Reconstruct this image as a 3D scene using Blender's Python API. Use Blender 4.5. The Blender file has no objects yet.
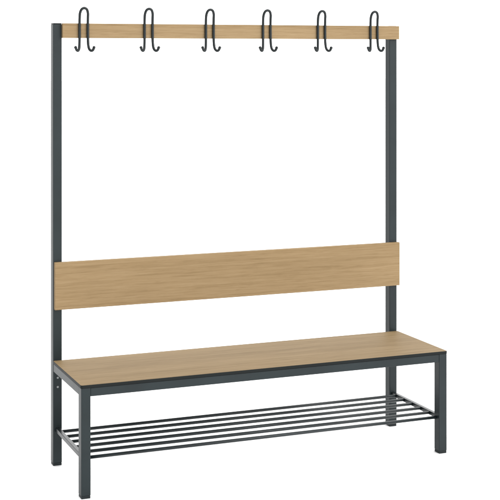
import bpy, bmesh, math, random
from mathutils import Vector, Matrix
random.seed(3)
sc=bpy.context.scene
sc.view_settings.view_transform='Standard'; sc.view_settings.look='None'
sc.view_settings.exposure=0
W=1.5; P=.035; D=.398; HS=.4008; H=1.6835

# ---------------- materials
def nt(name):
    m=bpy.data.materials.new(name); m.use_nodes=True; t=m.node_tree
    return m,t,t.nodes['Principled BSDF']
def steel(name,col,rough=.42,spec=.4):
    m,t,b=nt(name); N=t.nodes; L=t.links
    tc=N.new('ShaderNodeTexCoord'); n=N.new('ShaderNodeTexNoise'); n.inputs['Scale'].default_value=7; n.inputs['Detail'].default_value=3
    r=N.new('ShaderNodeValToRGB'); r.color_ramp.elements[0].position=.3; r.color_ramp.elements[1].position=.7
    r.color_ramp.elements[0].color=(*[c*.85 for c in col],1); r.color_ramp.elements[1].color=(*[c*1.15 for c in col],1)
    L.new(tc.outputs['Object'],n.inputs['Vector']); L.new(n.outputs['Fac'],r.inputs[0]); L.new(r.outputs[0],b.inputs['Base Color'])
    rr=N.new('ShaderNodeMapRange'); rr.inputs['To Min'].default_value=rough-.06; rr.inputs['To Max'].default_value=rough+.08
    L.new(n.outputs['Fac'],rr.inputs['Value']); L.new(rr.outputs[0],b.inputs['Roughness'])
    n2=N.new('ShaderNodeTexNoise'); n2.inputs['Scale'].default_value=900; n2.inputs['Detail'].default_value=1
    bp=N.new('ShaderNodeBump'); bp.inputs['Strength'].default_value=.06; bp.inputs['Distance'].default_value=.0005
    L.new(tc.outputs['Object'],n2.inputs['Vector']); L.new(n2.outputs['Fac'],bp.inputs['Height']); L.new(bp.outputs[0],b.inputs['Normal'])
    b.inputs['Specular IOR Level'].default_value=spec
    return m
def wood(name,dark,mid,light,off):
    m,t,b=nt(name); N=t.nodes; L=t.links
    tc=N.new('ShaderNodeTexCoord')
    def mp(sx,sy,sz):
        k=N.new('ShaderNodeMapping'); k.inputs['Scale'].default_value=(sx,sy,sz); k.inputs['Location'].default_value=(off,off*1.7,off*.3)
        L.new(tc.outputs['Object'],k.inputs['Vector']); return k
    n1=N.new('ShaderNodeTexNoise'); n1.inputs['Scale'].default_value=1; n1.inputs['Detail'].default_value=5; n1.inputs['Roughness'].default_value=.6; n1.inputs['Distortion'].default_value=.1
    L.new(mp(1.2,95,95).outputs[0],n1.inputs['Vector'])
    n2=N.new('ShaderNodeTexNoise'); n2.inputs['Scale'].default_value=1; n2.inputs['Detail'].default_value=3; n2.inputs['Roughness'].default_value=.7
    L.new(mp(10,380,380).outputs[0],n2.inputs['Vector'])
    mx=N.new('ShaderNodeMix'); mx.data_type='FLOAT'; mx.inputs[0].default_value=.55
    L.new(n1.outputs['Fac'],mx.inputs[2]); L.new(n2.outputs['Fac'],mx.inputs[3])
    r=N.new('ShaderNodeValToRGB'); e=r.color_ramp.elements
    e[0].position=.33; e[0].color=(*dark,1); e[1].position=.67; e[1].color=(*light,1); k=e.new(.49); k.color=(*mid,1)
    L.new(mx.outputs[0],r.inputs[0])
    n3=N.new('ShaderNodeTexNoise'); n3.inputs['Scale'].default_value=1; n3.inputs['Detail'].default_value=2
    L.new(mp(1.2,10,10).outputs[0],n3.inputs['Vector'])
    r3=N.new('ShaderNodeValToRGB'); r3.color_ramp.elements[0].position=.3; r3.color_ramp.elements[0].color=(.93,.92,.90,1); r3.color_ramp.elements[1].position=.7; r3.color_ramp.elements[1].color=(1.04,1.04,1.04,1)
    L.new(n3.outputs['Fac'],r3.inputs[0])
    n4=N.new('ShaderNodeTexNoise'); n4.inputs['Scale'].default_value=1; n4.inputs['Detail'].default_value=2
    L.new(mp(11,230,230).outputs[0],n4.inputs['Vector'])
    r4=N.new('ShaderNodeValToRGB'); r4.color_ramp.elements[0].position=.64; r4.color_ramp.elements[0].color=(1,1,1,1); r4.color_ramp.elements[1].position=.76; r4.color_ramp.elements[1].color=(.82,.79,.74,1)
    L.new(n4.outputs['Fac'],r4.inputs[0])
    mm=N.new('ShaderNodeMix'); mm.data_type='RGBA'; mm.blend_type='MULTIPLY'; mm.inputs[0].default_value=1
    L.new(r.outputs[0],mm.inputs[6]); L.new(r3.outputs[0],mm.inputs[7])
    m2=N.new('ShaderNodeMix'); m2.data_type='RGBA'; m2.blend_type='MULTIPLY'; m2.inputs[0].default_value=1
    L.new(mm.outputs[2],m2.inputs[6]); L.new(r4.outputs[0],m2.inputs[7]); L.new(m2.outputs[2],b.inputs['Base Color'])
    b.inputs['Roughness'].default_value=.6; b.inputs['Specular IOR Level'].default_value=.08
    bp=N.new('ShaderNodeBump'); bp.inputs['Strength'].default_value=.06; bp.inputs['Distance'].default_value=.0004
    L.new(n2.outputs['Fac'],bp.inputs['Height']); L.new(bp.outputs[0],b.inputs['Normal'])
    return m
STEEL=steel('anthracite_paint',(.0102,.0160,.0178),.38,.22)
HOOKM=steel('dark_hook_paint',(.006,.0095,.0105),.3,.26)
RACKM=steel('rack_paint',(.0090,.0135,.0150),.3,.32)
PLAST=steel('black_plastic',(.005,.007,.007),.55,.15)
FOOTM=steel('foot_plastic',(.0085,.0125,.0138),.5,.2)
ZINC=steel('zinc',(.20,.21,.21),.35,.5)
OAKB=wood('oak_backrest',(.166,.111,.054),(.225,.155,.081),(.260,.186,.104),.0)
OAKS=wood('oak_seat',(.130,.087,.040),(.187,.130,.066),(.228,.164,.090),4.3)  # same oak as the backrest; dimmer light on the seat put into its colour
OAKR=wood('oak_rail',(.168,.113,.056),(.227,.157,.083),(.260,.188,.106),9.1)

# ---------------- helpers
def obj(name,bm,mats,parent=None,smooth=False):
    me=bpy.data.meshes.new(name); bm.normal_update(); bm.to_mesh(me); bm.free()
    for m in mats: me.materials.append(m)
    if smooth:
        for p in me.polygons: p.use_smooth=True
    o=bpy.data.objects.new(name,me); sc.collection.objects.link(o)
    if parent: o.parent=parent
    return o
def addbox(bm,a,b,bev=.0015,seg=2,mat=0):
    r=bmesh.ops.create_cube(bm,size=1); vs=r['verts']
    for v in vs: v.co=Vector([(a[i]+b[i])/2+v.co[i]*(b[i]-a[i]) for i in range(3)])
    es=list({e for v in vs for e in v.link_edges})
    if bev: bmesh.ops.bevel(bm,geom=es,offset=bev,segments=seg,affect='EDGES',profile=.5,material=mat)
def addcyl(bm,c,r,h,axis='Y',seg=20):
    M=Matrix.Translation(c)
    if axis=='Y': M=M@Matrix.Rotation(math.pi/2,4,'X')
    if axis=='X': M=M@Matrix.Rotation(math.pi/2,4,'Y')
    bmesh.ops.create_cone(bm,cap_ends=True,segments=seg,radius1=r,radius2=r,depth=h,matrix=M)
def catmull(pts,n=8):
    P_=[Vector(p) for p in pts]; P_=[P_[0]*2-P_[1]]+P_+[P_[-1]*2-P_[-2]]; out=[]
    for i in range(1,len(P_)-2):
        a,b,c,d=P_[i-1:i+3]
        for k in range(n):
            t=k/n; out.append(.5*((2*b)+(c-a)*t+(2*a-5*b+4*c-d)*t*t+(3*b-a-3*c+d)*t**3))
    out.append(P_[-2]); return out
def tube(bm,pts,r,seg=12):
    rings=[]; T=(pts[1]-pts[0]).normalized(); U=T.orthogonal().normalized()
    for i,p in enumerate(pts):
        t=(pts[min(i+1,len(pts)-1)]-pts[max(i-1,0)]).normalized()
        U=(U-t*U.dot(t)).normalized(); V=t.cross(U)
        rings.append([bm.verts.new(p+(U*math.cos(2*math.pi*k/seg)+V*math.sin(2*math.pi*k/seg))*r) for k in range(seg)])
    for a,b in zip(rings,rings[1:]):
        for k in range(seg): 
            f=bm.faces.new((a[k],a[(k+1)%seg],b[(k+1)%seg],b[k])); f.smooth=True
    bm.faces.new(rings[0][::-1]); bm.faces.new(rings[-1])

# ---------------- floor
bm=bmesh.new(); vs=[bm.verts.new(v) for v in ((-60,-60,0),(60,-60,0),(60,60,0),(-60,60,0))]; bm.faces.new(vs)
m,t,b=nt('white_studio_floor'); n=t.nodes.new('ShaderNodeTexNoise'); n.inputs['Scale'].default_value=2
r=t.nodes.new('ShaderNodeValToRGB'); r.color_ramp.elements[0].color=(.93,.93,.93,1); r.color_ramp.elements[1].color=(.95,.95,.95,1)
t.links.new(n.outputs['Fac'],r.inputs[0]); t.links.new(r.outputs[0],b.inputs['Base Color']); b.inputs['Roughness'].default_value=.9; b.inputs['Specular IOR Level'].default_value=.1
fl=obj('floor',bm,[m]); fl['kind']='structure'

# ---------------- bench
root=bpy.data.objects.new('cloakroom_bench',None); sc.collection.objects.link(root)
root['label']='cloakroom bench with oak seat, backrest, coat hooks and shoe rack'; root['category']='bench'

for x0 in (0,W-P):
    bm=bmesh.new(); addbox(bm,(x0,-P,.010),(x0+P,0,H-.004),.0025,3); po=obj('post',bm,[STEEL],root)
    bm=bmesh.new(); addbox(bm,(x0+.001,-P+.001,H-.004),(x0+P-.001,-.001,H),.0012); obj('end_cap',bm,[PLAST],po)
    bm=bmesh.new(); addbox(bm,(x0+.001,-P+.001,0),(x0+P-.001,-.001,.010),.0012); obj('foot',bm,[FOOTM],po)
    for z in (.30,.335):
        bm=bmesh.new(); addcyl(bm,(x0+P/2,-P-.001,z),.004,.004); obj('bolt',bm,[ZINC],po)
for x0 in (0,W-P):
    bm=bmesh.new(); addbox(bm,(x0,-D,.010),(x0+P,-D+P,HS-.011),.0025,3); lg=obj('leg',bm,[STEEL],root)
    bm=bmesh.new(); addbox(bm,(x0+.001,-D+.001,0),(x0+P-.001,-D+P-.001,.010),.0012); obj('foot',bm,[FOOTM],lg)
# seat frame
bm=bmesh.new(); zt=HS-.012; zb=zt-.030
addbox(bm,(P,-D+.001,zb),(W-P,-D+.031,zt),.002,3)
addbox(bm,(P,-P-.031,zb),(W-P,-P-.001,zt),.002,3)
for x0 in (.001,W-.031): addbox(bm,(x0,-D+P,zb),(x0+.030,-P,zt),.002,3)
obj('seat_frame',bm,[STEEL],root)
# seat board
bm=bmesh.new()
def rrect(z,ins,rad=.008):
    x0,x1,y0,y1=-.002+ins,W+.002-ins,-D-.002+ins,-P-.002-ins; v=[]
    rad-=ins
    for cx,cy,a0 in ((x1-rad,y1-rad,0),(x0+rad,y1-rad,90),(x0+rad,y0+rad,180),(x1-rad,y0+rad,270)):
        for k in range(7):
            a=math.radians(a0+k*15); v.append(bm.verts.new((cx+rad*math.cos(a),cy+rad*math.sin(a),z)))
    return v
rings=[rrect(HS-.011,.0005),rrect(HS-.0105,0),rrect(HS-.001,0),rrect(HS,.001)]
for i,(a,b_) in enumerate(zip(rings,rings[1:])):
    for k in range(28):
        f=bm.faces.new((a[k],a[(k+1)%28],b_[(k+1)%28],b_[k])); f.material_index=1 
f=bm.faces.new(rings[-1]); f.material_index=0
f=bm.faces.new(rings[0][::-1]); f.material_index=1
obj('seat',bm,[OAKS,PLAST],root)
# backrest
bm=bmesh.new(); addbox(bm,(.003,-P-.017,.595),(W+.004,-P,.775),.0015)
obj('backrest',bm,[OAKB],root)
# rail
RY=-P-.017
bm=bmesh.new(); addbox(bm,(P-.002,RY,H-.057),(W+.002,-P,H-.001),.0015)
obj('rail',bm,[OAKR],root)
# shoe rack
bm=bmesh.new(); zr=.138
for xc in (P/2,W-P/2): addbox(bm,(xc-.008,-D+P,zr-.009),(xc+.008,-P,zr+.007),.0015)
n=6
for i in range(n):
    y=-.066+(-D+.022+.066)*i/(n-1)
    e=.008 if i<n-1 else P/2
    tube(bm,[Vector((P/2+e,y,zr)),Vector((W-P/2-e,y,zr))],.0060,16)
obj('shoe_rack',bm,[RACKM],root)
# hooks
half=[(-.0365,-.020,-.067),(-.0325,-.019,-.0765),(-.0255,-.016,-.0790),(-.0195,-.010,-.070),(-.0170,-.0065,-.046),(-.0165,-.0050,0),(-.0165,-.006,.045),(-.0155,-.009,.065),(-.010,-.012,.0785),(0,-.013,.083)]
path=half+[(-x,y,z) for x,y,z in half[-2::-1]]
bm=bmesh.new(); pts=catmull(path,7); tube(bm,pts,.0053,14)
for e in (pts[0],pts[-1]): bmesh.ops.create_uvsphere(bm,u_segments=16,v_segments=10,radius=.0062,matrix=Matrix.Translation(e))
hk=None
for X in (.1145,.378,.636,.885,1.132,1.377):
    if hk is None: hk=obj('hook',bm,[HOOKM],root,True); c=hk
    else: c=hk.copy(); sc.collection.objects.link(c); c.parent=root
    c.location=(X,RY,H-.026)

# ---------------- light
w=bpy.data.worlds.new('World'); sc.world=w; w.use_nodes=True; t=w.node_tree; N=t.nodes; L=t.links
tc=N.new('ShaderNodeTexCoord'); sx_=N.new('ShaderNodeSeparateXYZ'); L.new(tc.outputs['Generated'],sx_.inputs[0])
mr=N.new('ShaderNodeMapRange'); mr.inputs['From Min'].default_value=-.9; mr.inputs['From Max'].default_value=-.1; mr.inputs['To Min'].default_value=.3; mr.inputs['To Max'].default_value=2.6
L.new(sx_.outputs['X'],mr.inputs['Value']); L.new(mr.outputs[0],N['Background'].inputs['Strength']); N['Background'].inputs[0].default_value=(1,1,1,1)
def area(name,loc,tgt,size,pw):
    l=bpy.data.lights.new(name,'AREA'); l.shape='SQUARE'; l.size=size; l.energy=pw
    o=bpy.data.objects.new(name,l); o.location=loc; o.rotation_euler=(Vector(tgt)-Vector(loc)).to_track_quat('-Z','Y').to_euler(); sc.collection.objects.link(o)
area('softbox_light',(3.2,-4.5,3.2),(.7,0,.7),2.2,90)

# ---------------- camera
Cx,Cy,Cz,th,f,sx,sy=-1.2443,-4.4454,1.5703,.3353,1204.2,125.9,52.8
cam=bpy.data.cameras.new('camera');co=bpy.data.objects.new('camera',cam);sc.collection.objects.link(co);sc.camera=co
co.location=(Cx,Cy,Cz);co.rotation_euler=(math.pi/2,0,-th);cam.sensor_width=36;cam.lens=f/500*36;cam.shift_x=(250-sx)/500;cam.shift_y=(sy-250)/500;cam.clip_end=1000
